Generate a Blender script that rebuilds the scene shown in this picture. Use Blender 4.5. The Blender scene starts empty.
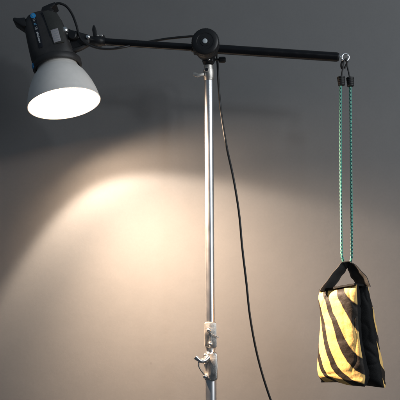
import bpy, bmesh, math, random
from mathutils import Vector, Matrix, noise
random.seed(4)
S = bpy.context.scene
C = S.collection
R = math.radians
MM = 0.0025            # metres for one unit of my drawing of the boom plane
DIST = 2.25            # camera to boom plane
ZC = 1.35              # camera height
HY = 340               # eye level in drawing units
WALL = 0.24           # wall distance behind boom plane

def P(x, y, d=0.0):
    """drawing units (x right, y down) measured at depth d -> world point"""
    k = (DIST + d) / DIST * MM
    return Vector(((x - 200) * k, d, ZC + (HY - y) * k))

# ------------------------------------------------------------------ materials
def mat(name, col, rough=0.5, metal=0.0, bump=0.0, bscale=400, var=0.0, vscale=60, spec=0.5, rvar=0.0, sheen=0.0, coat=0.0):
    m = bpy.data.materials.new(name); m.use_nodes = True
    n = m.node_tree.nodes; l = m.node_tree.links
    b = n['Principled BSDF']
    b.inputs['Base Color'].default_value = (*col, 1)
    b.inputs['Roughness'].default_value = rough
    b.inputs['Metallic'].default_value = metal
    b.inputs['Specular IOR Level'].default_value = spec
    b.inputs['Sheen Weight'].default_value = sheen
    b.inputs['Coat Weight'].default_value = coat
    tc = n.new('ShaderNodeTexCoord')
    if bump:
        t = n.new('ShaderNodeTexNoise'); t.inputs['Scale'].default_value = bscale; t.inputs['Detail'].default_value = 4
        l.new(tc.outputs['Object'], t.inputs['Vector'])
        bp = n.new('ShaderNodeBump'); bp.inputs['Strength'].default_value = bump; bp.inputs['Distance'].default_value = 0.001
        l.new(t.outputs['Fac'], bp.inputs['Height']); l.new(bp.outputs['Normal'], b.inputs['Normal'])
    if var or rvar:
        t = n.new('ShaderNodeTexNoise'); t.inputs['Scale'].default_value = vscale; t.inputs['Detail'].default_value = 5
        l.new(tc.outputs['Object'], t.inputs['Vector'])
        if var:
            mp = n.new('ShaderNodeMapRange'); mp.inputs['From Min'].default_value = .3; mp.inputs['From Max'].default_value = .7
            mp.inputs['To Min'].default_value = 1 - var; mp.inputs['To Max'].default_value = 1 + var
            l.new(t.outputs['Fac'], mp.inputs['Value'])
            mx = n.new('ShaderNodeVectorMath'); mx.operation = 'SCALE'; mx.inputs[0].default_value = col
            l.new(mp.outputs['Result'], mx.inputs['Scale']); l.new(mx.outputs['Vector'], b.inputs['Base Color'])
        if rvar:
            mp = n.new('ShaderNodeMapRange'); mp.inputs['From Min'].default_value = .3; mp.inputs['From Max'].default_value = .7
            mp.inputs['To Min'].default_value = max(0.02, rough - rvar); mp.inputs['To Max'].default_value = rough + rvar
            l.new(t.outputs['Fac'], mp.inputs['Value']); l.new(mp.outputs['Result'], b.inputs['Roughness'])
    return m

M = dict(
    body   = mat('charcoal_plastic', (.030, .028, .028), .5, bump=.25, bscale=900, var=.15, rvar=.06),
    panel  = mat('olive_grey_plastic', (.042, .042, .038), .5, bump=.3, bscale=900, var=.12),
    black  = mat('black_plastic', (.010, .010, .011), .42, bump=.15, bscale=700, rvar=.08),
    tube   = mat('black_anodised_tube', (.006, .006, .007), .22, spec=.45, rvar=.07, vscale=40),
    rubber = mat('black_rubber', (.012, .012, .013), .55, bump=.2, bscale=600),
    cable  = mat('black_cable', (.011, .011, .012), .45, rvar=.08),
    refl   = mat('silver_white_enamel', (.90, .86, .81), .42, bump=.04, bscale=500, var=.03, rvar=.05),
    inside = mat('reflector_inside', (.84, .82, .79), .8, metal=0, bump=.3, bscale=250),
    chrome = mat('polished_steel', (.92, .92, .92), .30, metal=1, rvar=.06, vscale=30),
    steel  = mat('worn_steel_tube', (.74, .74, .75), .33, metal=1, rvar=.03, vscale=25, var=.03),
    cast   = mat('cast_aluminium', (.60, .57, .53), .42, metal=1, bump=.35, bscale=500, rvar=.1, var=.12),
    bolt   = mat('bright_bolt', (.85, .84, .82), .25, metal=1),
    label  = mat('silver_label', (.38, .36, .38), .5, var=.1, vscale=200),
    blue   = mat('blue_plastic', (.02, .27, .62), .4),
    paleblue = mat('pale_blue_print', (.10, .32, .52), .5),
    white  = mat('white_print', (.62, .64, .66), .5),
    greyprint = mat('grey_print', (.30, .32, .34), .5),
    strip  = mat('black_strip', (.006, .007, .012), .35),
    web    = mat('black_webbing', (.016, .014, .012), .7, bump=.8, bscale=700, var=.2, vscale=120, sheen=.1),
    nylon  = mat('black_nylon', (.0055, .0055, .006), .7, bump=.7, bscale=600, var=.2, vscale=80, spec=.25),
)
m = bpy.data.materials.new('lit_lamp_glass'); m.use_nodes = True
b = m.node_tree.nodes['Principled BSDF']
b.inputs['Emission Color'].default_value = (1, .66, .39, 1); b.inputs['Emission Strength'].default_value = 120
M['glow'] = m

# wall: painted, finely mottled
m = mat('painted_wall', (.37, .37, .372), .85, spec=.2); M['wall'] = m
n = m.node_tree.nodes; l = m.node_tree.links; b = n['Principled BSDF']; tc = n.new('ShaderNodeTexCoord')
def noi(scale, det, rough=.5):
    t = n.new('ShaderNodeTexNoise'); t.inputs['Scale'].default_value = scale; t.inputs['Detail'].default_value = det
    t.inputs['Roughness'].default_value = rough; l.new(tc.outputs['Object'], t.inputs['Vector']); return t.outputs['Fac']
def math_(op, a, c, cl=False):
    x = n.new('ShaderNodeMath'); x.operation = op
    for i, v in enumerate((a, c)):
        if isinstance(v, (int, float)): x.inputs[i].default_value = v
        else: l.new(v, x.inputs[i])
    return x.outputs[0]
fine, mid, big = noi(260, 3, .6), noi(34, 4), noi(4.5, 3)
h = math_('ADD', math_('MULTIPLY', fine, .35), math_('MULTIPLY', mid, 1.2))
h = math_('ADD', h, math_('MULTIPLY', big, 6.0))
bp = n.new('ShaderNodeBump'); bp.inputs['Strength'].default_value = 1.0; bp.inputs['Distance'].default_value = .00022
l.new(h, bp.inputs['Height']); l.new(bp.outputs['Normal'], b.inputs['Normal'])
cv = math_('ADD', math_('MULTIPLY', noi(14, 6, .65), .10), math_('MULTIPLY', noi(170, 2), .09))
cv = math_('ADD', cv, .905)
mx = n.new('ShaderNodeVectorMath'); mx.operation = 'SCALE'; mx.inputs[0].default_value = (.172, .172, .173)
vo = n.new('ShaderNodeTexVoronoi'); vo.inputs['Scale'].default_value = 4.2; l.new(tc.outputs['Object'], vo.inputs['Vector'])
sp = n.new('ShaderNodeMapRange'); sp.inputs['From Min'].default_value = .010; sp.inputs['From Max'].default_value = .022
sp.inputs['To Min'].default_value = .88; sp.inputs['To Max'].default_value = 1.0; l.new(vo.outputs['Distance'], sp.inputs['Value'])
cv = math_('MULTIPLY', cv, sp.outputs['Result'])
l.new(cv, mx.inputs['Scale']); l.new(mx.outputs['Vector'], b.inputs['Base Color'])

# striped bag cloth (uv holds drawing units / 400)
def stripes(rear=False):
    m = mat('yellow_black_cloth', (.8, .5, .05), .62, spec=.3); n = m.node_tree.nodes; l = m.node_tree.links
    b = n['Principled BSDF']; uv = n.new('ShaderNodeUVMap'); uv.uv_map = 'UVMap'
    tn = n.new('ShaderNodeTexNoise'); tn.inputs['Scale'].default_value = 22; l.new(uv.outputs['UV'], tn.inputs['Vector'])
    tn.inputs['Detail'].default_value = 3
    off = n.new('ShaderNodeVectorMath'); off.operation = 'MULTIPLY_ADD'
    l.new(tn.outputs['Color'], off.inputs[0]); off.inputs[1].default_value = (.012,) * 3; l.new(uv.outputs['UV'], off.inputs[2])
    sx = n.new('ShaderNodeSeparateXYZ'); l.new(off.outputs[0], sx.inputs[0])
    def mt(op, a, c):
        x = n.new('ShaderNodeMath'); x.operation = op
        for i, v in enumerate((a, c)):
            if isinstance(v, (int, float)): x.inputs[i].default_value = v
            else: l.new(v, x.inputs[i])
        return x.outputs[0]
    gx = mt('DIVIDE', mt('SUBTRACT', sx.outputs[0], .006 + 337 / 400), 20 / 400)
    gy = mt('DIVIDE', mt('SUBTRACT', sx.outputs[1], .006 + 335 / 400), 50 / 400)
    if rear:
        ph = mt('MULTIPLY', mt('SUBTRACT', gy, (306 - 335) / 50), 50 / 38); hw = .20
    else:       # bands that sweep down from the upper left and flatten out
        ph = 1.2004
        for c, a, e_ in ((-1.0662, 1, 0), (1.2425, 0, 1), (.3178, 2, 0), (.0171, 1, 1), (.2787, 0, 2), (.0134, 3, 0), (.1984, 0, 3), (-.0186, 2, 1), (-.0869, 1, 2)):
            t = c
            for _ in range(a): t = mt('MULTIPLY', gx, t)
            for _ in range(e_): t = mt('MULTIPLY', gy, t)
            ph = mt('ADD', t, ph)
        hw = mt('ADD', mt('MULTIPLY', mt('MAXIMUM', gx, -.2), .055), .195)
    f = mt('ABSOLUTE', mt('SUBTRACT', mt('FRACT', mt('ADD', ph, 10.5), 0), .5), 0)     # 0 at a black band's middle
    f = mt('SUBTRACT', f, hw)
    mr = n.new('ShaderNodeMapRange'); l.new(f, mr.inputs['Value']); mr.inputs['From Min'].default_value = -.015; mr.inputs['From Max'].default_value = .015
    mix = n.new('ShaderNodeMix'); mix.data_type = 'RGBA'; l.new(mr.outputs['Result'], mix.inputs['Factor'])
    mix.inputs['A'].default_value = (.022, .016, .012, 1); mix.inputs['B'].default_value = (.90, .57, .19, 1)
    l.new(mix.outputs['Result'], b.inputs['Base Color'])
    w = n.new('ShaderNodeTexNoise'); w.inputs['Scale'].default_value = 120; tc = n.new('ShaderNodeTexCoord'); l.new(tc.outputs['Object'], w.inputs['Vector'])
    w2 = n.new('ShaderNodeTexNoise'); w2.inputs['Scale'].default_value = 28; w2.inputs['Detail'].default_value = 5; l.new(tc.outputs['Object'], w2.inputs['Vector'])
    hh = mt('ADD', mt('MULTIPLY', w.outputs['Fac'], .25), mt('MULTIPLY', w2.outputs['Fac'], 3.0))
    bp = n.new('ShaderNodeBump'); bp.inputs['Strength'].default_value = .9; bp.inputs['Distance'].default_value = .0016
    l.new(hh, bp.inputs['Height']); l.new(bp.outputs['Normal'], b.inputs['Normal'])
    return m
M['stripes'] = stripes(); M['stripes_rear'] = stripes(True)

# woven bungee sheath (uv: x round the cord, y metres along it)
m = mat('teal_braid', (.05, .3, .24), .6); n = m.node_tree.nodes; l = m.node_tree.links; b = n['Principled BSDF']
uv = n.new('ShaderNodeUVMap'); uv.uv_map = 'UVMap'; sx = n.new('ShaderNodeSeparateXYZ'); l.new(uv.outputs['UV'], sx.inputs[0])
def mt(op, a, c=0):
    x = n.new('ShaderNodeMath'); x.operation = op
    for i, v in enumerate((a, c)):
        if isinstance(v, (int, float)): x.inputs[i].default_value = v
        else: l.new(v, x.inputs[i])
    return x.outputs[0]
a1 = mt('SINE', mt('MULTIPLY', mt('ADD', mt('MULTIPLY', sx.outputs[1], 105), mt('MULTIPLY', sx.outputs[0], 2)), 2 * math.pi))
a2 = mt('SINE', mt('MULTIPLY', mt('SUBTRACT', mt('MULTIPLY', sx.outputs[1], 105), mt('MULTIPLY', sx.outputs[0], 2)), 2 * math.pi))
k = mt('GREATER_THAN', mt('ADD', a1, a2), .75)
k2 = mt('LESS_THAN', mt('ADD', a1, a2), -1.15)
mix = n.new('ShaderNodeMix'); mix.data_type = 'RGBA'; l.new(k, mix.inputs['Factor'])
mix.inputs['A'].default_value = (.075, .38, .30, 1); mix.inputs['B'].default_value = (.008, .028, .04, 1)
mix2 = n.new('ShaderNodeMix'); mix2.data_type = 'RGBA'; l.new(k2, mix2.inputs['Factor'])
l.new(mix.outputs['Result'], mix2.inputs['A']); mix2.inputs['B'].default_value = (.35, .55, .42, 1)
l.new(mix2.outputs['Result'], b.inputs['Base Color'])
bp = n.new('ShaderNodeBump'); bp.inputs['Strength'].default_value = .6; bp.inputs['Distance'].default_value = .0006
l.new(mt('ABSOLUTE', a1), bp.inputs['Height']); l.new(bp.outputs['Normal'], b.inputs['Normal'])
M['braid'] = m

# ------------------------------------------------------------------ helpers
def link(name, bm, m, parent=None, smooth=True, sharp=40):
    me = bpy.data.meshes.new(name)
    bmesh.ops.recalc_face_normals(bm, faces=bm.faces)
    bm.to_mesh(me); bm.free()
    for mm in (m if isinstance(m, (list, tuple)) else [m]): me.materials.append(mm)
    o = bpy.data.objects.new(name, me); C.objects.link(o)
    if smooth:
        for p in me.polygons: p.use_smooth = True
        me.set_sharp_from_angle(angle=R(sharp))
    if parent:
        o.parent = parent; o.matrix_parent_inverse = parent.matrix_world.inverted()
    return o
def thing(name, label, cat, loc, group=None):
    o = bpy.data.objects.new(name, None); C.objects.link(o); o.location = loc
    o.empty_display_size = .03
    o['label'] = label; o['category'] = cat
    if group: o['group'] = group
    bpy.context.view_layer.update()
    return o
def frame(axis):
    a = Vector(axis).normalized()
    t = Vector((0, -1, 0)) if abs(a.y) < .9 else Vector((0, 0, 1))
    u = (t - t.dot(a) * a).normalized(); v = a.cross(u)
    return a, u, v
def lathe(bm, org, axis, prof, seg=48, squash=1.0, caps=True):
    """prof: list of (distance along axis, radius)"""
    a, u, v = frame(axis); rings = []
    for t, r in prof:
        c = Vector(org) + a * t
        rings.append([bm.verts.new(c + (u * math.cos(q) + v * math.sin(q) * squash) * r) for q in [2 * math.pi * i / seg for i in range(seg)]])
    for r0, r1 in zip(rings, rings[1:]):
        for i in range(seg): bm.faces.new((r0[i], r0[(i + 1) % seg], r1[(i + 1) % seg], r1[i]))
    if caps: bm.faces.new(rings[0]); bm.faces.new(rings[-1][::-1])
def rod(bm, p0, p1, r, bev=.0008, seg=32):
    p0, p1 = Vector(p0), Vector(p1); L = (p1 - p0).length; bev = min(bev, r * .5, L * .3)
    lathe(bm, p0, p1 - p0, [(0, r - bev), (bev, r), (L - bev, r), (L, r - bev)], seg)
def spline(pts, n=10):
    pts = [Vector(p) for p in pts]; out = []
    e = [2 * pts[0] - pts[1]] + pts + [2 * pts[-1] - pts[-2]]
    for i in range(1, len(e) - 2):
        p0, p1, p2, p3 = e[i - 1:i + 3]
        for k in range(n):
            t = k / n
            out.append(.5 * ((2 * p1) + (p2 - p0) * t + (2 * p0 - 5 * p1 + 4 * p2 - p3) * t * t + (3 * p1 - p0 - 3 * p2 + p3) * t ** 3))
    out.append(pts[-1]); return out
def tube(bm, pts, r, seg=14, uvs=False, closed=False, rad=None):
    pts = [Vector(p) for p in pts]; N = len(pts); rings = []; prev = None; L = 0; lens = []
    for i, p in enumerate(pts):
        if closed: d = pts[(i + 1) % N] - pts[i - 1]
        else: d = pts[min(i + 1, N - 1)] - pts[max(i - 1, 0)]
        d.normalize()
        if prev is None: _, u, _ = frame(d)
        else: u = (prev - prev.dot(d) * d).normalized()
        prev = u; v = d.cross(u)
        if i: L += (p - pts[i - 1]).length
        lens.append(L); rr = rad[i] if rad else r
        rings.append([bm.verts.new(p + (u * math.cos(q) + v * math.sin(q)) * rr) for q in [2 * math.pi * k / seg for k in range(seg)]])
    uvl = bm.loops.layers.uv.new('UVMap') if uvs else None
    for j in range(N if closed else N - 1):
        r0, r1 = rings[j], rings[(j + 1) % N]
        for i in range(seg):
            f = bm.faces.new((r0[i], r0[(i + 1) % seg], r1[(i + 1) % seg], r1[i]))
            if uvs:
                for lp, (uu, vv) in zip(f.loops, ((i / seg, lens[j]), ((i + 1) / seg, lens[j]), ((i + 1) / seg, lens[j + 1]), (i / seg, lens[j + 1]))):
                    lp[uvl].uv = (uu, vv)
    if not closed: bm.faces.new(rings[0][::-1]); bm.faces.new(rings[-1])
def box(bm, c, ax, ay, az, sx, sy, sz, bev=.001, seg=2):
    """box centred at c with half sizes sx.. along unit axes"""
    c = Vector(c); t = bmesh.new(); vs = {}
    for i in (-1, 1):
        for j in (-1, 1):
            for k in (-1, 1): vs[i, j, k] = t.verts.new(c + ax * sx * i + ay * sy * j + az * sz * k)
    for f in (((-1,-1,-1),(-1,-1,1),(-1,1,1),(-1,1,-1)), ((1,-1,-1),(1,1,-1),(1,1,1),(1,-1,1)), ((-1,-1,-1),(1,-1,-1),(1,-1,1),(-1,-1,1)),
              ((-1,1,-1),(-1,1,1),(1,1,1),(1,1,-1)), ((-1,-1,-1),(-1,1,-1),(1,1,-1),(1,-1,-1)), ((-1,-1,1),(1,-1,1),(1,1,1),(-1,1,1))):
        t.faces.new([vs[q] for q in f])
    if bev: bmesh.ops.bevel(t, geom=t.edges[:], offset=bev, segments=seg, affect='EDGES', profile=.5)
    merge(bm, t)
def merge(bm, t):
    me = bpy.data.meshes.new('tmp'); t.to_mesh(me); t.free(); bm.from_mesh(me); bpy.data.meshes.remove(me)
def prism(bm, pts2, to3, d0, d1, nrm, bev=.001):
    """outline pts2 (through to3) extruded along nrm from d0 to d1"""
    t = bmesh.new()
    a = [t.verts.new(to3(*p) + nrm * d0) for p in pts2]; b_ = [t.verts.new(to3(*p) + nrm * d1) for p in pts2]
    t.faces.new(a[::-1]); t.faces.new(b_)
    for i in range(len(a)): j = (i + 1) % len(a); t.faces.new((a[i], a[j], b_[j], b_[i]))
    bmesh.ops.recalc_face_normals(t, faces=t.faces)
    if bev: bmesh.ops.bevel(t, geom=t.edges[:], offset=bev, segments=2, affect='EDGES', profile=.5)
    merge(bm, t)
X, Y, Z = Vector((1, 0, 0)), Vector((0, 1, 0)), Vector((0, 0, 1))

# ------------------------------------------------------------------ wall
bm = bmesh.new()
NX, NZ = 90, 70; grid = []
for j in range(NZ + 1):
    row = []
    for i in range(NX + 1):
        x = -3 + 6 * i / NX; z = 4.2 * j / NZ
        w = .0022 * noise.noise(Vector((x * 1.6, z * .9, 3))) 
        row.append(bm.verts.new((x, WALL + w, z)))
    grid.append(row)
for j in range(NZ):
    for i in range(NX): bm.faces.new((grid[j][i], grid[j][i + 1], grid[j + 1][i + 1], grid[j + 1][i]))
o = link('wall', bm, M['wall']); o['kind'] = 'structure'

# ------------------------------------------------------------------ flash head
rho, tau = R(11), R(8)
A = Vector((math.sin(rho) * math.cos(tau), -math.sin(tau), -math.cos(rho) * math.cos(tau)))
n0 = Vector((0, -1, 0)); NN = (n0 - n0.dot(A) * A).normalized(); RR = A.cross(NN)
if RR.x < 0: RR = -RR
rim = P(64, 103.5); C0 = rim - A * .1025
def L3(r, t, nn=0.0):            # head frame, drawing units
    return C0 + RR * (r * MM) + A * (t * MM) + NN * (nn * MM)
head = thing('flash_head', 'charcoal studio flash head with lit white reflector, on the left end of the boom', 'studio light', C0)

def superell(q, a0, b0, e=4.0):
    c, s = math.cos(q), math.sin(q)
    return (math.copysign(abs(c) ** (2 / e), c) * a0, math.copysign(abs(s) ** (2 / e), s) * b0)
bm = bmesh.new(); SEG = 64; rings = []
#        t,  left, right, half depth, exponent
secs = [(0.5, -23.4, 22.4, 22.0, 2.2), (-2.5, -24.0, 22.6, 22.0, 2.5), (-9, -24.2, 20.5, 21.5, 3.3), (-20, -24.4, 18.0, 21.5, 4.5), (-34, -24.6, 15.0, 21.5, 5),
        (-40, -24.4, 13.8, 21.3, 5), (-45, -23.0, 11.0, 20.8, 5), (-48.5, -20.3, 7.0, 19.8, 4.5), (-51, -15.5, 3.5, 17.8, 4), (-52, -12.5, 1.0, 15.5, 4)]
for t, lf, rt, hd, e in secs:
    cx, hw = (lf + rt) / 2, (rt - lf) / 2
    rings.append([bm.verts.new(L3(cx + superell(2 * math.pi * i / SEG, hw, hd, e)[0], t, superell(2 * math.pi * i / SEG, hw, hd, e)[1])) for i in range(SEG)])
for r0, r1 in zip(rings, rings[1:]):
    for i in range(SEG): bm.faces.new((r0[i], r0[(i + 1) % SEG], r1[(i + 1) % SEG], r1[i]))
bm.faces.new(rings[0]); bm.faces.new(rings[-1][::-1])
body = link('body', bm, M['body'], head, sharp=50)
# front locking ring
bm = bmesh.new()
lathe(bm, L3(0, -3), A, [(0, .0605), (.002, .0618), (.0125, .0618), (.0150, .0600), (.0150, .0555), (.0, .0555)], 72, caps=False)
link('locking_ring', bm, M['body'], head)
bm = bmesh.new()
for q in (-66, ):   # blue release tab on the ring's left front
    d = (RR * math.sin(R(q)) + NN * math.cos(R(q)))
    tdir = A.cross(d).normalized()
    box(bm, L3(0, .6) + d * .0618, tdir, A, d, .0055, .0052, .0022, .0010)
link('release_tab', bm, M['blue'], head)
# seam lines and side panel on the face towards us (r, t) outline
face = lambda r, t: L3(r, t, 21.4)
bm = bmesh.new()
prism(bm, [(-2.8, -47.0), (3, -48.0), (11.2, -43.2), (13.2, -38), (14.5, -29.5), (13.2, -12), (2.8, -11.5), (.8, -24)], face, -.0040, .0018, NN, .0009)
link('side_panel', bm, M['panel'], head)
bm = bmesh.new()
prism(bm, [(-4.0, -47.3), (-3.3, -47.3), (1.0, -19.5), (.3, -19.5)], face, -.002, .0007, NN, 0)
link('seam', bm, M['strip'], head)
bm = bmesh.new()
prism(bm, [(1.9, -26.5), (9.4, -27.2), (10.4, -13.8), (3.3, -12.8)], face, .0014, .0024, NN, .0003)
lab = link('rating_label', bm, M['label'], head)
bm = bmesh.new()
for k in range(5):
    prism(bm, [(3.4 + .15 * k, -24.6 + 2.4 * k), (8.8 + .15 * k, -25.1 + 2.4 * k), (8.9 + .15 * k, -24.3 + 2.4 * k), (3.45 + .15 * k, -23.8 + 2.4 * k)], face, .0024, .00255, NN, 0)
link('print_lines', bm, M['greyprint'], lab)
# dark strip with emblem and lettering
bm = bmesh.new()
prism(bm, [(-15.2, -46.5), (-10.2, -47.0), (-8.0, -11.0), (-12.2, -10.6)], face, -.0015, .0008, NN, .0002)
strip = link('name_strip', bm, M['strip'], head)
bm = bmesh.new(); lathe(bm, face(-12.6, -45.2) + NN * .0006, NN, [(0, .0068), (.0006, .0068), (.0008, .0064)], 32)
link('emblem_disc', bm, M['blue'], strip)
bm = bmesh.new()
prism(bm, [(-14.0, -46.4), (-11.2, -46.4), (-12.6, -43.6)], face, .0014, .0018, NN, 0)
link('emblem_triangle', bm, M['paleblue'], strip)
def text(s, r, t, size, m, bold=.0):
    cu = bpy.data.curves.new('txt', 'FONT'); cu.body = s; cu.size = size; cu.extrude = .0002; cu.offset = bold
    cu.align_x = 'LEFT'; cu.align_y = 'CENTER'
    tmp = bpy.data.objects.new('txt', cu); C.objects.link(tmp); bpy.context.view_layer.update()
    me = bpy.data.meshes.new_from_object(tmp.evaluated_get(bpy.context.evaluated_depsgraph_get()))
    bpy.data.objects.remove(tmp)
    tilt = (A * 36 + RR * 2.4).normalized(); up = NN.cross(tilt)
    mw = Matrix((tilt, up, NN)).transposed().to_4x4(); mw.translation = face(r, t) + NN * .0020
    me.transform(mw); me.materials.clear(); me.materials.append(m)
    o = bpy.data.objects.new('lettering', me); C.objects.link(o); o.parent = strip
    o.matrix_parent_inverse = strip.matrix_world.inverted(); return o
text('D-', -12.4, -41.8, .0080, M['greyprint'], .0002)
text('LI', -12.1, -37.0, .0080, M['paleblue'], .0002)
text('TE', -11.8, -33.4, .0080, M['greyprint'], .0002)
text('elinchrom', -11.2, -27.6, .0074, M['white'], .00012)
# small dark mounting foot on the upper left corner
bm = bmesh.new()
prism(bm, [(-33.8, -46.8), (-32.4, -49.2), (-27.5, -47.6), (-21, -47.0), (-21, -37.0), (-25.2, -38.0), (-30, -42.8)], lambda r, t: L3(r, t, 12), -.022, .018, NN, .0025)
link('mounting_foot', bm, M['black'], head)
# mains socket with plug at the rear
bm = bmesh.new()
prism(bm, [(-5, -50.5), (-3.0, -55.4), (5, -57.3), (11.0, -58.2), (12.2, -55.2), (6, -53.0), (8.5, -49), (4.0, -45)], lambda r, t: L3(r, t, 10), -.020, .018, NN, .003)
link('mains_plug', bm, M['black'], head)
# reflector: outside shell, inside shell
prof = [(-1.2, 20.0), (4.2, 20.3), (4.8, 21.2), (6.4, 21.9), (8.6, 23.7), (12, 26.3), (17, 29.1), (23, 31.9), (30, 34.3), (36, 35.8), (40.2, 36.4)]
bm = bmesh.new()
pr = [(t * MM, r * MM) for t, r in prof]
lathe(bm, C0, A, pr + [(41.0 * MM, 36.9 * MM), (41.6 * MM, 36.7 * MM), (41.5 * MM, 36.1 * MM)], 96, caps=False)
dish = link('reflector_dish', bm, M['refl'], head, sharp=60)
bm = bmesh.new()
lathe(bm, C0, A, [(41.5 * MM, 36.1 * MM)] + [(t * MM, (r - .7) * MM) for t, r in reversed(prof)] + [(-1.2 * MM, .001)], 96, caps=False)
link('reflector_lining', bm, M['inside'], dish)
# lit modelling bulb
bm = bmesh.new()
BT = 14.0
lathe(bm, L3(0, 0), A, [(0, .012), ((BT - 7) * MM, .013), ((BT - 4.5) * MM, .018), ((BT - 1) * MM, .0225), ((BT + 3) * MM, .0225), ((BT + 6) * MM, .018), ((BT + 8.4) * MM, .010), ((BT + 9.2) * MM, .001)], 40)
link('lit_bulb', bm, M['glow'], head)

# tilt bracket between head and boom
bm = bmesh.new()
prism(bm, [(62, 44), (62, 32), (66, 28.5), (71, 31), (80, 33.5), (90, 36.4), (90.5, 44.6), (83, 47.5), (74, 51.5), (66, 52)], lambda x, y: P(x, y), -.014, .014, Y, .004)
lathe(bm, P(63.0, 41.5), X, [(0, .020), (.006, .022), (.016, .022), (.020, .018)], 40)
brk = link('tilt_bracket', bm, M['black'], head)
bm = bmesh.new()
prism(bm, [(71, 50.0), (80, 47.2), (89, 43.4), (89, 45.4), (81, 49.8), (72.5, 53.0)], lambda x, y: P(x, y, -.012), -.006, .010, Y, .0015)
link('bracket_strut', bm, M['body'], head)
for (x, y, r, dd) in ((64.6, 31.3, .0068, -.020), (76.2, 36.8, .0062, -.018)):
    bm = bmesh.new()
    lathe(bm, P(x, y, dd + .012), Vector((.25, -1, .1)), [(0, r * 1.25), (.008, r * 1.3), (.010, r), (.0125, r * .85), (.0138, r * .3)], 28)
    link('bracket_bolt', bm, [M['bolt']], head)
bm = bmesh.new()
lathe(bm, P(74.4, 37.6, -.010), Vector((-.2, -1, .1)), [(0, .011), (.016, .011), (.018, .009)], 28)
link('tilt_knob', bm, M['black'], head)

# ------------------------------------------------------------------ boom arm
bL, bR = P(88, 40.6), P(339, 57.2)
bd = (bR - bL).normalized(); bup = Y.cross(bd); bup = bup if bup.z > 0 else -bup
def B(s, up=0, d=0): return bL + bd * (s * MM) + bup * (up * MM) + Y * d
boom = thing('boom_arm', 'long black boom arm with round pivot knob, across the top of the silver stand', 'boom arm', P(208, 48))
bm = bmesh.new(); rod(bm, B(6), B(118), .0088, .0006, 40); link('inner_tube', bm, M['tube'], boom)
bm = bmesh.new(); rod(bm, B(104), B(249.8), .0115, .0008, 48); ob = link('outer_tube', bm, M['tube'], boom)
bm = bmesh.new(); rod(bm, B(248.6), B(251.4), .0105, .001, 40); link('end_cap', bm, M['black'], boom)
# coupling at the left end
bm = bmesh.new()
lathe(bm, B(-1), bd, [(0, .0085), (.002, .0105), (.018, .0112), (.020, .0128), (.036, .0128), (.0385, .0108), (.046, .0104)], 40)
box(bm, B(14, 4.6), bd, Y, bup, .0055, .006, .0040, .001)
box(bm, B(9.3, 4.2), bd, Y, bup, .0030, .006, .0035, .001)
link('coupling', bm, M['black'], boom)
bm = bmesh.new(); lathe(bm, B(.6, 1.4, -.017), Vector((0, -1, 0)), [(-.006, .005), (0, .005), (.002, .0046), (.0036, .002)], 24)
link('coupling_bolt', bm, M['bolt'], boom)
bm = bmesh.new()
prism(bm, [(93.5, 37.5), (92.2, 30), (92.6, 26.8), (94, 24.8), (95.4, 26.8), (96.8, 31), (97.8, 37.5)], lambda x, y: P(x, y, -.004), -.003, .003, Y, .0012)
link('wing_lever', bm, M['black'], boom)
bm = bmesh.new(); rod(bm, B(13.4, 5.2, -.008), B(13.4, 5.2, .006), .0034, .0008, 20); rod(bm, B(9.6, 4.8, -.008), B(9.6, 4.8, .006), .0024, .0008, 20)
link('clamp_screw', bm, M['cast'], boom)
# pivot disc, yawed slightly
pv = Vector((-.10, -1, .04)).normalized(); pc = P(205, 41.0, -.040)
bm = bmesh.new()
lathe(bm, pc, -pv, [(.0, .0), (.0, .012), (.0008, .0125), (.0008, .0200), (.0, .0208), (0, .0295), (.002, .0325), (.005, .0338), (.014, .0338), (.016, .0322), (.018, .0322), (.020, .0335), (.030, .0335), (.033, .0300)], 72, caps=False)
for k in range(36):   # grip ribs
    q = 2 * math.pi * k / 36; a_, u_, v_ = frame(-pv); d = u_ * math.cos(q) + v_ * math.sin(q)
    box(bm, pc - pv * .0095 + d * .0336, d.cross(pv), pv, d, .0012, .0042, .0009, .0004, 1)
link('pivot_knob', bm, M['black'], boom, sharp=35)
bm = bmesh.new(); lathe(bm, pc - pv * .001, pv, [(0, .0062), (.0022, .0060), (.0030, .0048), (.0033, .0010)], 32)
link('knob_cap', bm, mat('pale_cap', (.55, .60, .62), .35), boom)
bm = bmesh.new()
box(bm, B(118, .2, -.004), bd, Y, bup, .030, .016, .0165, .004, 3)
lathe(bm, B(118.5, 1.0, .014), Y, [(-.01, .026), (.010, .026), (.014, .022)], 48)
link('pivot_housing', bm, M['black'], boom)
# eye bolt on the right end
bm = bmesh.new()
ec = P(345.3, 57.4)
tube(bm, [ec + X * math.cos(q) * .0088 + Z * math.sin(q) * .0088 for q in [2 * math.pi * i / 40 for i in range(40)]], .0026, 14, closed=True)
rod(bm, B(250.4), ec - X * .0075, .0030, .0006, 24)
lathe(bm, B(251), bd, [(0, .0068), (.0025, .0068), (.0035, .0058)], 6)
link('eye_bolt', bm, M['chrome'], boom)

# ------------------------------------------------------------------ stand
def SP(x, y, d=0.0): return P(x, y, d + .034)      # the pole stands just behind the boom
stand = thing('light_stand', 'silver telescopic light stand rising behind the round black pivot knob', 'light stand', SP(211.5, 560))
top = SP(208.6, 62); bot = SP(210.4, 330); pd = (bot - top).normalized()
def Q(y, dx=0, d=0): return top + pd * ((y - 62) * MM * (DIST + .034) / DIST) + X * dx * MM + Y * d
bm = bmesh.new(); rod(bm, Q(76), Q(352), .0112, .0006, 64); link('upper_pole', bm, M['steel'], stand)
bm = bmesh.new(); rod(bm, Q(352), Q(600), .0148, .0006, 64); link('lower_pole', bm, M['steel'], stand)
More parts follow.
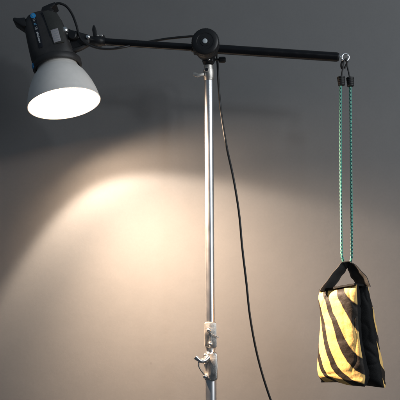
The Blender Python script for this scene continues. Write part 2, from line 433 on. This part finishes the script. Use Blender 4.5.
# black head block
bm = bmesh.new()
lathe(bm, Q(50), pd, [(0, .012), (.004, .0155), (.010, .0162), (.030, .0160), (.034, .0135), (.0365, .011)], 44)
box(bm, Q(60, -.4), X, Y, Z, .0135, .015, .0085, .003, 3)
link('stand_head', bm, M['black'], stand)
bm = bmesh.new(); lathe(bm, Q(61, .2, -.0155), Vector((0, -1, 0)), [(-.002, .0036), (.001, .0036), (.002, .003), (.0028, .001)], 20); link('head_screw', bm, M['bolt'], stand)
bm = bmesh.new()
rod(bm, Q(59.6, 5), Q(59.6, 11.5), .0030, .0005, 20)
lathe(bm, Q(59.8, 10.2), X, [(0, .0050), (.002, .0076), (.012, .0080), (.016, .0074), (.018, .0050)], 12)
link('side_knob', bm, M['black'], stand)
# silver top collar with T handle
bm = bmesh.new()
lathe(bm, Q(65.5), pd, [(0, .0108), (.001, .0118), (.010, .0118), (.011, .0136), (.031, .0140), (.033, .0128), (.037, .0124), (.039, .0114)], 48)
rod(bm, Q(71.5, -2.2, -.009), Q(71.5, -2.2, -.0170), .0062, .001, 28)
link('top_collar', bm, M['cast'], stand)
bm = bmesh.new(); rod(bm, Q(71.5, -2.2, -.0165), Q(71.5, -2.2, -.0185), .0042, .0006, 24); link('collar_hole', bm, M['strip'], stand)
bm = bmesh.new()
prism(bm, [(192.6, 74.6), (193.2, 72.0), (196, 72.6), (199.4, 73.4), (204, 72.8), (204, 75.8), (200.5, 76.2), (198, 77.4), (194.5, 76.2)], lambda x, y: SP(x, y, -.011), -.0024, .0024, Y, .001)
link('collar_lever', bm, M['cast'], stand)
# middle clamp: upper collar
bm = bmesh.new()
lathe(bm, Q(322), pd, [(0, .0122), (.0015, .0142), (.006, .0146), (.008, .0152), (.058, .0155), (.062, .0150), (.064, .0126), (.070, .0126)], 56)
prism(bm, [(204.4, 323), (207.5, 321.8), (216.4, 322.8), (216.8, 347), (214, 348.4), (208, 347.6), (204.8, 346)], lambda x, y: SP(x, y, -.010), -.005, .003, Y, .0022)
link('clamp_collar', bm, M['cast'], stand)
for (x, y, r) in ((209.2, 330.4, .0052), (210.4, 344.2, .0052)):
    bm = bmesh.new()
    lathe(bm, SP(x, y, -.014), Vector((-.15, -1, .1)), [(0, r * 1.15), (.004, r * 1.15), (.005, r), (.0075, r * .75), (.0088, r * .2)], 24)
    link('clamp_bolt', bm, M['bolt'], stand)
bm = bmesh.new(); tube(bm, spline([SP(209.5, 331.5, -.021), SP(212.5, 334.5, -.022), SP(215.5, 335.8, -.021), SP(218.8, 337.6, -.018)], 6), .0013, 10)
link('safety_pin', bm, M['cast'], stand)
# lower casting
bm = bmesh.new()
lathe(bm, Q(352.5, .2), pd, [(0, .0135), (.002, .0160), (.008, .0166), (.064, .0172), (.068, .0165), (.070, .0150)], 56)
prism(bm, [(209.6, 353.6), (213, 351.8), (217.2, 353.6), (217.8, 366), (217.2, 379), (213.4, 381.6), (209.8, 380.4)], lambda x, y: SP(x, y, -.012), -.0075, .004, Y, .003)
prism(bm, [(203.8, 354.0), (209.0, 353.0), (209.2, 380), (204.6, 380)], lambda x, y: SP(x, y, -.010), -.002, .004, Y, .0018)
link('clamp_casting', bm, M['cast'], stand)
bm = bmesh.new()
lathe(bm, SP(205.4, 361, -.013), Vector((-.45, -1, .1)), [(0, .0085), (.010, .0078), (.012, .0060), (.020, .0056), (.022, .004)], 28)
tube(bm, spline([SP(208.6, 357.2, -.026), SP(205, 360.5, -.033), SP(201.5, 361.4, -.036), SP(198, 359.2, -.037), SP(195.6, 357.0, -.037)], 6), .003, 14,
     rad=[.0055 - .0016 * math.sin(i / 24 * math.pi) + .0015 * (i / 24) for i in range(25)])
link('clamp_lever', bm, M['bolt'], stand)
bm = bmesh.new()
tube(bm, spline([SP(198.6, 360.8, -.035), SP(198.9, 366, -.034), SP(201.2, 370.6, -.030), SP(204.2, 374.6, -.022)], 6), .0019, 12)
link('lever_link', bm, M['cast'], stand)
for (x, y) in ((205.4, 376.6), (206.0, 355.6)):
    bm = bmesh.new(); lathe(bm, SP(x, y, -.013), Vector((-.3, -1, .2)), [(0, .0058), (.005, .0058), (.006, .0050), (.0085, .0036), (.0095, .001)], 24)
    link('clamp_bolt', bm, M['bolt'], stand)

# ------------------------------------------------------------------ power cable
cpts = [P(55, 4.0, -.020), P(60, 3.4, -.020), P(66.5, 6.5, -.018), P(72, 14, -.016), P(76.3, 25, -.018), P(78.6, 34, -.020), P(82, 40.5, -.022), P(90, 45.4, -.020), P(100, 48.4, -.016), P(112, 48.9, -.014), P(124, 47.0, -.010),
        P(138, 43.9, .011), P(152, 41.2, .013), P(168, 38.6, .012), P(184, 37.0, .012), P(197, 36.4, .018), P(209, 41, .050), P(215.2, 49, .058), P(217.4, 62, .060), P(218.6, 85, .058), P(221, 112, .055), P(226.5, 146, .05), P(234, 180, .04),
        P(239.2, 214, .04), P(242.8, 248, .04), P(245.8, 282, .042), P(249.6, 316, .045), P(256.5, 352, .05), P(266, 385, .055), P(277, 415, .06), P(292, 450, .06), P(300, 500, .05)]
cpts = cpts[:22] + [p + X * random.uniform(-.0016, .0016) + Y * random.uniform(-.003, .003) for p in cpts[22:]]      # it has kept a little of its coiling
bm = bmesh.new(); tube(bm, spline(cpts, 10), .0029, 14)
cab = link('power_cable', bm, M['cable'])
cab['label'] = 'thin black cable looping from the lamp and hanging down beside the silver pole'; cab['category'] = 'cable'

# ------------------------------------------------------------------ bungee cord
bun = thing('bungee_cord', 'teal and black bungee cord doubled from the silver eye down to the sandbag handle', 'bungee cord', P(346, 262))
bm = bmesh.new()
path = spline([P(340.6, 80, -.004), P(340.5, 130, -.004), P(341.0, 200, -.004), P(341.6, 250, -.006), P(342.8, 259, -.004), P(344.5, 264.2, .002), P(347, 265.8, .005), P(349.6, 264.2, .004), P(351.2, 259, .000), P(351.9, 250, -.002), P(351.4, 200, -.002), P(350.8, 130, -.002), P(350.2, 80, -.002)], 14)
tube(bm, path, .0030, 14, uvs=True); link('cord', bm, M['braid'], bun)
for k, (cx, dz, tx) in enumerate(((340.8, 76.6, -1), (350.0, 77.4, 1))):
    d = Vector((tx * -.10, 0, -1)) if k == 0 else Vector((.08, 0, -1))
    bm = bmesh.new(); pf = []
    for i in range(5):
        z0 = i * .0046; pf += [(z0, .0078), (z0 + .0008, .0098 - .0003 * i), (z0 + .0036, .0098 - .0003 * i), (z0 + .0042, .0078)]
    lathe(bm, P(cx, dz, -.003), d, [(-.0012, .004)] + pf + [(.0236, .0045)], 32)
    link('ferrule', bm, M['rubber'], bun)
    bm = bmesh.new()
    if k == 0: hp = [P(341.0, 79, -.004), P(342.0, 73, -.004), P(343.2, 66, -.006), P(343.6, 62, -.008), P(344.8, 59.6, -.006), P(346.6, 59.2, .0), P(347.4, 61.5, .006), P(346.2, 64.8, .008), P(344.6, 68.2, .006)]
    else: hp = [P(350.0, 79, -.003), P(348.8, 73, -.003), P(347.4, 67, -.003), P(346.8, 62.6, -.004), P(346.0, 60.2, -.005), P(344.4, 59.8, .001), P(342.0, 62.0, .005), P(341.2, 65.4, .004), P(341.8, 68.6, .0)]
    hp = spline(hp, 6); tube(bm, hp, .0020, 12, rad=[.0024 if i > 34 else .0020 for i in range(len(hp))])
    link('hook', bm, M['rubber'], bun)

# ------------------------------------------------------------------ sandbag
bag = thing('sandbag', 'yellow and black striped sandbag hanging from the bungee cord by its black strap', 'sandbag', P(350, 386))
NV, NU, NW = 90, 40, 12
def pouch(Ls, Rs, thick, name, rear=False, seed=0., amp=.011):
    """Ls/Rs: rows (y drawing units via P) of left and right edge points of the outer face; thick: depth per row; rounded cushion"""
    K = Vector((.62, .78, 0)).normalized()
    bm = bmesh.new(); uvl = bm.loops.layers.uv.new('UVMap')
    Lp, Rp = spline(Ls, 40), spline(Rs, 40)
    def samp(a, v): f = v * (len(a) - 1); i = min(int(f), len(a) - 2); return a[i].lerp(a[i + 1], f - i)
    rings = []; info = []
    per = 2 * (NU + NW)
    for j in range(NV + 1):
        v = j / NV; l_, r_ = samp(Lp, v), samp(Rp, v)
        th = thick[0] + (thick[1] - thick[0]) * v ** .7
        endf = min(1, (v * 9 + .18)) * min(1, ((1 - v) * 8 + .22)); endf = math.sin(min(1, endf) * math.pi / 2)
        ring = []; inf = []
        for i in range(per):
            q = 2 * math.pi * (i + .5) / per
            e = 4.2
            cu, sw = superell(q, 1, 1, e)
            u = (cu + 1) / 2; w = (1 - sw) / 2            # w 0 outer face, 1 inner face
            p = l_.lerp(r_, u)
            belly = amp * (1 - (2 * u - 1) ** 2) * math.sin(math.pi * min(1, v * 1.05)) ** .6
            off = (w - .5) * th * endf + th * .5
            off += -belly if w < .5 else belly * .3
            p = p + K * off
            nz = noise.noise(Vector((u * 3.2 + seed, v * 5.5, w * 1.5))) * .0036 + noise.noise(Vector((u * 6 + seed, v * 15, w * 3 + 5))) * .0016 - .0030 * (1 - abs(noise.noise(Vector((u * 2.2 + v * 3.0 + seed, v * 4 - u * 2.5, 9 + w))) * 3.2)) ** 3 * (abs(noise.noise(Vector((u * 2.2 + v * 3.0 + seed, v * 4 - u * 2.5, 9 + w))) * 3.2) < 1)
            p = p + (-K if w < .5 else K) * nz + X * nz * .6
            if v > .88: p = p + Z * (.0065 * math.exp(-((u - .3) / .2) ** 2) * (v - .88) / .12)
            ring.append(bm.verts.new(p)); inf.append((u, v, w, l_, r_))
        rings.append(ring); info.append(inf)
    def uvof(u, v, w):
        if not rear:
            x0 = 317 + (315.5 - 317) * v; x1 = 355 + (362.5 - 355) * v
            y0 = 290 + (380.5 - 290) * v; y1 = 283 + (385 - 283) * v
            return ((x0 + (x1 - x0) * u) / 400, (y0 + (y1 - y0) * u) / 400)
        y = 284 + 101 * v + (1 - u) * 26
        return (337 / 400, (y + (1 - w) * 26) / 400)
    for j in range(NV):
        for i in range(per):
            k = (i + 1) % per
            f = bm.faces.new((rings[j][i], rings[j][k], rings[j + 1][k], rings[j + 1][i]))
            q = 2 * math.pi * (i + 1) / per
            sw = superell(q, 1, 1, 4.2)[1]
            striped = (sw > .45) if not rear else (sw < -.12 + .25 * (j / NV))
            f.material_index = 0 if striped else 1
            for lp, (jj, ii) in zip(f.loops, ((j, i), (j, k), (j + 1, k), (j + 1, i))):
                lp[uvl].uv = uvof(*info[jj][ii][:3])
    for ring, vv in ((rings[0], 0), (rings[-1], 1)):
        f = bm.faces.new(ring); f.material_index = 1
    return link(name, bm, [M['stripes_rear' if rear else 'stripes'], M['nylon']], bag, sharp=70)
dL, dR = .020, -.060
front = pouch([P(317.4, 291.5, dL), P(316.6, 300, dL), P(318.2, 311, dL), P(318.8, 322, dL), P(317.4, 338, dL), P(315.8, 356, dL), P(315.4, 371, dL), P(318.6, 383, dL)],
      [P(355, 284, dR + .004), P(356.0, 300, dR), P(356.6, 318, dR), P(358, 340, dR), P(361.5, 362, dR), P(363.6, 377, dR), P(361.6, 387, dR)], (.026, .040), 'front_pouch')
K = Vector((.62, .78, 0)).normalized()
def back(p, a): return p + K * a
rear = pouch([back(P(318, 291, dL), .030), back(P(317, 345, dL), .042), back(P(318.6, 382, dL), .046)],
      [back(P(358.6, 285, dR), .029), back(P(365, 340, dR), .043), back(P(371, 389, dR), .050)], (.034, .046), 'rear_pouch', True, 7.)
# top webbing band across both pouches
bm = bmesh.new()
tl, tr = P(317.6, 290.4, dL), P(355.0, 283.4, dR)
for (a0, b0, h) in ((tl, tr, .0032),):
    pts = []
    N = 24; vs = []
    for i in range(N + 1):
        p = a0.lerp(b0, .02 + .95 * i / N); w = .0008 * math.sin(i * 1.3)
        vs.append([bm.verts.new(p + K * .002 + Z * (.0015 + w)), bm.verts.new(p + K * .056 + Z * (.0015 - w) ), bm.verts.new(p + K * .056 - Z * (h + .002)), bm.verts.new(p + K * .002 - Z * (h))])
    for i in range(N):
        for k in range(4): bm.faces.new((vs[i][k], vs[i][(k + 1) % 4], vs[i + 1][(k + 1) % 4], vs[i + 1][k]))
    bm.faces.new(vs[0]); bm.faces.new(vs[-1][::-1])
link('top_band', bm, M['nylon'], bag)
# carrying strap: loop over the cord
pairs = [(P(319.2, 291.5, -.010), P(333, 289, .032)), (P(325.5, 282, -.010), P(337.6, 281.5, .026)), (P(333.5, 272, -.012), P(342, 275.5, .018)), (P(340.0, 263.8, -.014), P(345.6, 270.4, .012)), (P(343.5, 261.6, -.015), P(346.8, 268.4, .010)),
         (P(349.2, 261.6, -.017), P(347.6, 268.4, .010)), (P(353, 263.4, -.018), P(348.4, 270.4, .010)), (P(360.6, 270.0, -.022), P(351.0, 276.5, .010)), (P(367.0, 278, -.026), P(354.4, 281.4, .008)), (P(370.6, 286.5, -.022), P(357.4, 287.5, .004))]
ea, eb = spline([p[0] for p in pairs], 6), spline([p[1] for p in pairs], 6)
bm = bmesh.new(); cols = []
for i, (a0, b0) in enumerate(zip(ea, eb)):
    t = (ea[min(i + 1, len(ea) - 1)] - ea[max(i - 1, 0)]); nr = t.cross(b0 - a0).normalized() * .0012
    row = []
    for k in range(7):
        p = a0.lerp(b0, k / 6) + nr * 1.6 * math.sin(k / 6 * math.pi * 2) + nr * .8 * math.sin(i * .7)
        row.append((bm.verts.new(p + nr), bm.verts.new(p - nr)))
    cols.append(row)
for r0, r1 in zip(cols, cols[1:]):
    for k in range(6):
        bm.faces.new((r0[k][0], r0[k + 1][0], r1[k + 1][0], r1[k][0])); bm.faces.new((r0[k][1], r1[k][1], r1[k + 1][1], r0[k + 1][1]))
    bm.faces.new((r0[0][0], r1[0][0], r1[0][1], r0[0][1])); bm.faces.new((r0[6][0], r0[6][1], r1[6][1], r1[6][0]))
link('carrying_strap', bm, M['web'], bag, sharp=60)

# ------------------------------------------------------------------ light
w = bpy.data.worlds.new('World'); S.world = w; w.use_nodes = True
n = w.node_tree.nodes; l = w.node_tree.links; bg = n['Background']
tc = n.new('ShaderNodeTexCoord'); sp = n.new('ShaderNodeSeparateXYZ'); l.new(tc.outputs['Generated'], sp.inputs[0])
rp = n.new('ShaderNodeValToRGB'); e = rp.color_ramp.elements
mr = n.new('ShaderNodeMapRange'); mr.inputs['From Min'].default_value = -1; l.new(sp.outputs[2], mr.inputs['Value']); l.new(mr.outputs['Result'], rp.inputs['Fac'])
e[0].position = .35; e[0].color = (.26, .31, .38, 1); e[1].position = .75; e[1].color = (.70, .92, 1.16, 1)
l.new(rp.outputs['Color'], bg.inputs['Color']); bg.inputs['Strength'].default_value = .132
def area(name, loc, target, size, power, col, sy=None):
    ld = bpy.data.lights.new(name, 'AREA'); ld.shape = 'RECTANGLE' if sy else 'SQUARE'; ld.size = size
    if sy: ld.size_y = sy
    ld.energy = power; ld.color = col
    o = bpy.data.objects.new(name, ld); C.objects.link(o); o.location = loc
    o.rotation_euler = (Vector(target) - Vector(loc)).to_track_quat('-Z', 'Y').to_euler(); return o
tgt = P(280, 115, WALL)
dirn = Vector((.104, -WALL, .081)).normalized()
area('ceiling_light', tgt + dirn * 2.4, tgt, .20, 6, (.90, .96, 1.0))
area('right_fill_light', (2.0, -1.35, ZC + .8), (.3, WALL, ZC + .45), 1.4, 29, (.93, .97, 1.0), 1.9)  # added soft fill, not a window: brightens the wall rightwards, gives the pole its highlight
def spot(name, loc, d, deg, blend, power, col, rad):
    ld = bpy.data.lights.new(name, 'SPOT'); ld.spot_size = R(deg); ld.spot_blend = blend; ld.energy = power; ld.color = col; ld.shadow_soft_size = rad
    o = bpy.data.objects.new(name, ld); C.objects.link(o); o.location = loc
    o.rotation_euler = Vector(d).to_track_quat('-Z', 'Y').to_euler(); return o
LP_ = L3(0, 36)
spot('modelling_lamp', LP_, (.389, .02, -.92), 107, .20, 29, (1, .80, .62), .014)
spot('modelling_beam', LP_, (.63, -.35, -.98), 122, 1.0, 208, (1, .71, .49), .014)
spot('modelling_spill', LP_, (.526, -.065, -.72), 152, .50, 13, (1, .72, .50), .030)

# ------------------------------------------------------------------ camera
cam = bpy.data.cameras.new('camera'); co = bpy.data.objects.new('camera', cam); C.objects.link(co)
cam.sensor_width = 36; cam.lens = 36 * (DIST / MM) / 400; cam.shift_y = (HY - 200) / 400; cam.clip_end = 60; cam.clip_start = .05
co.location = (0, -DIST, ZC); co.rotation_euler = (R(90), 0, 0); S.camera = co
S.view_settings.view_transform = 'Standard'; S.view_settings.look = 'None'; S.view_settings.exposure = 0; S.view_settings.gamma = 1
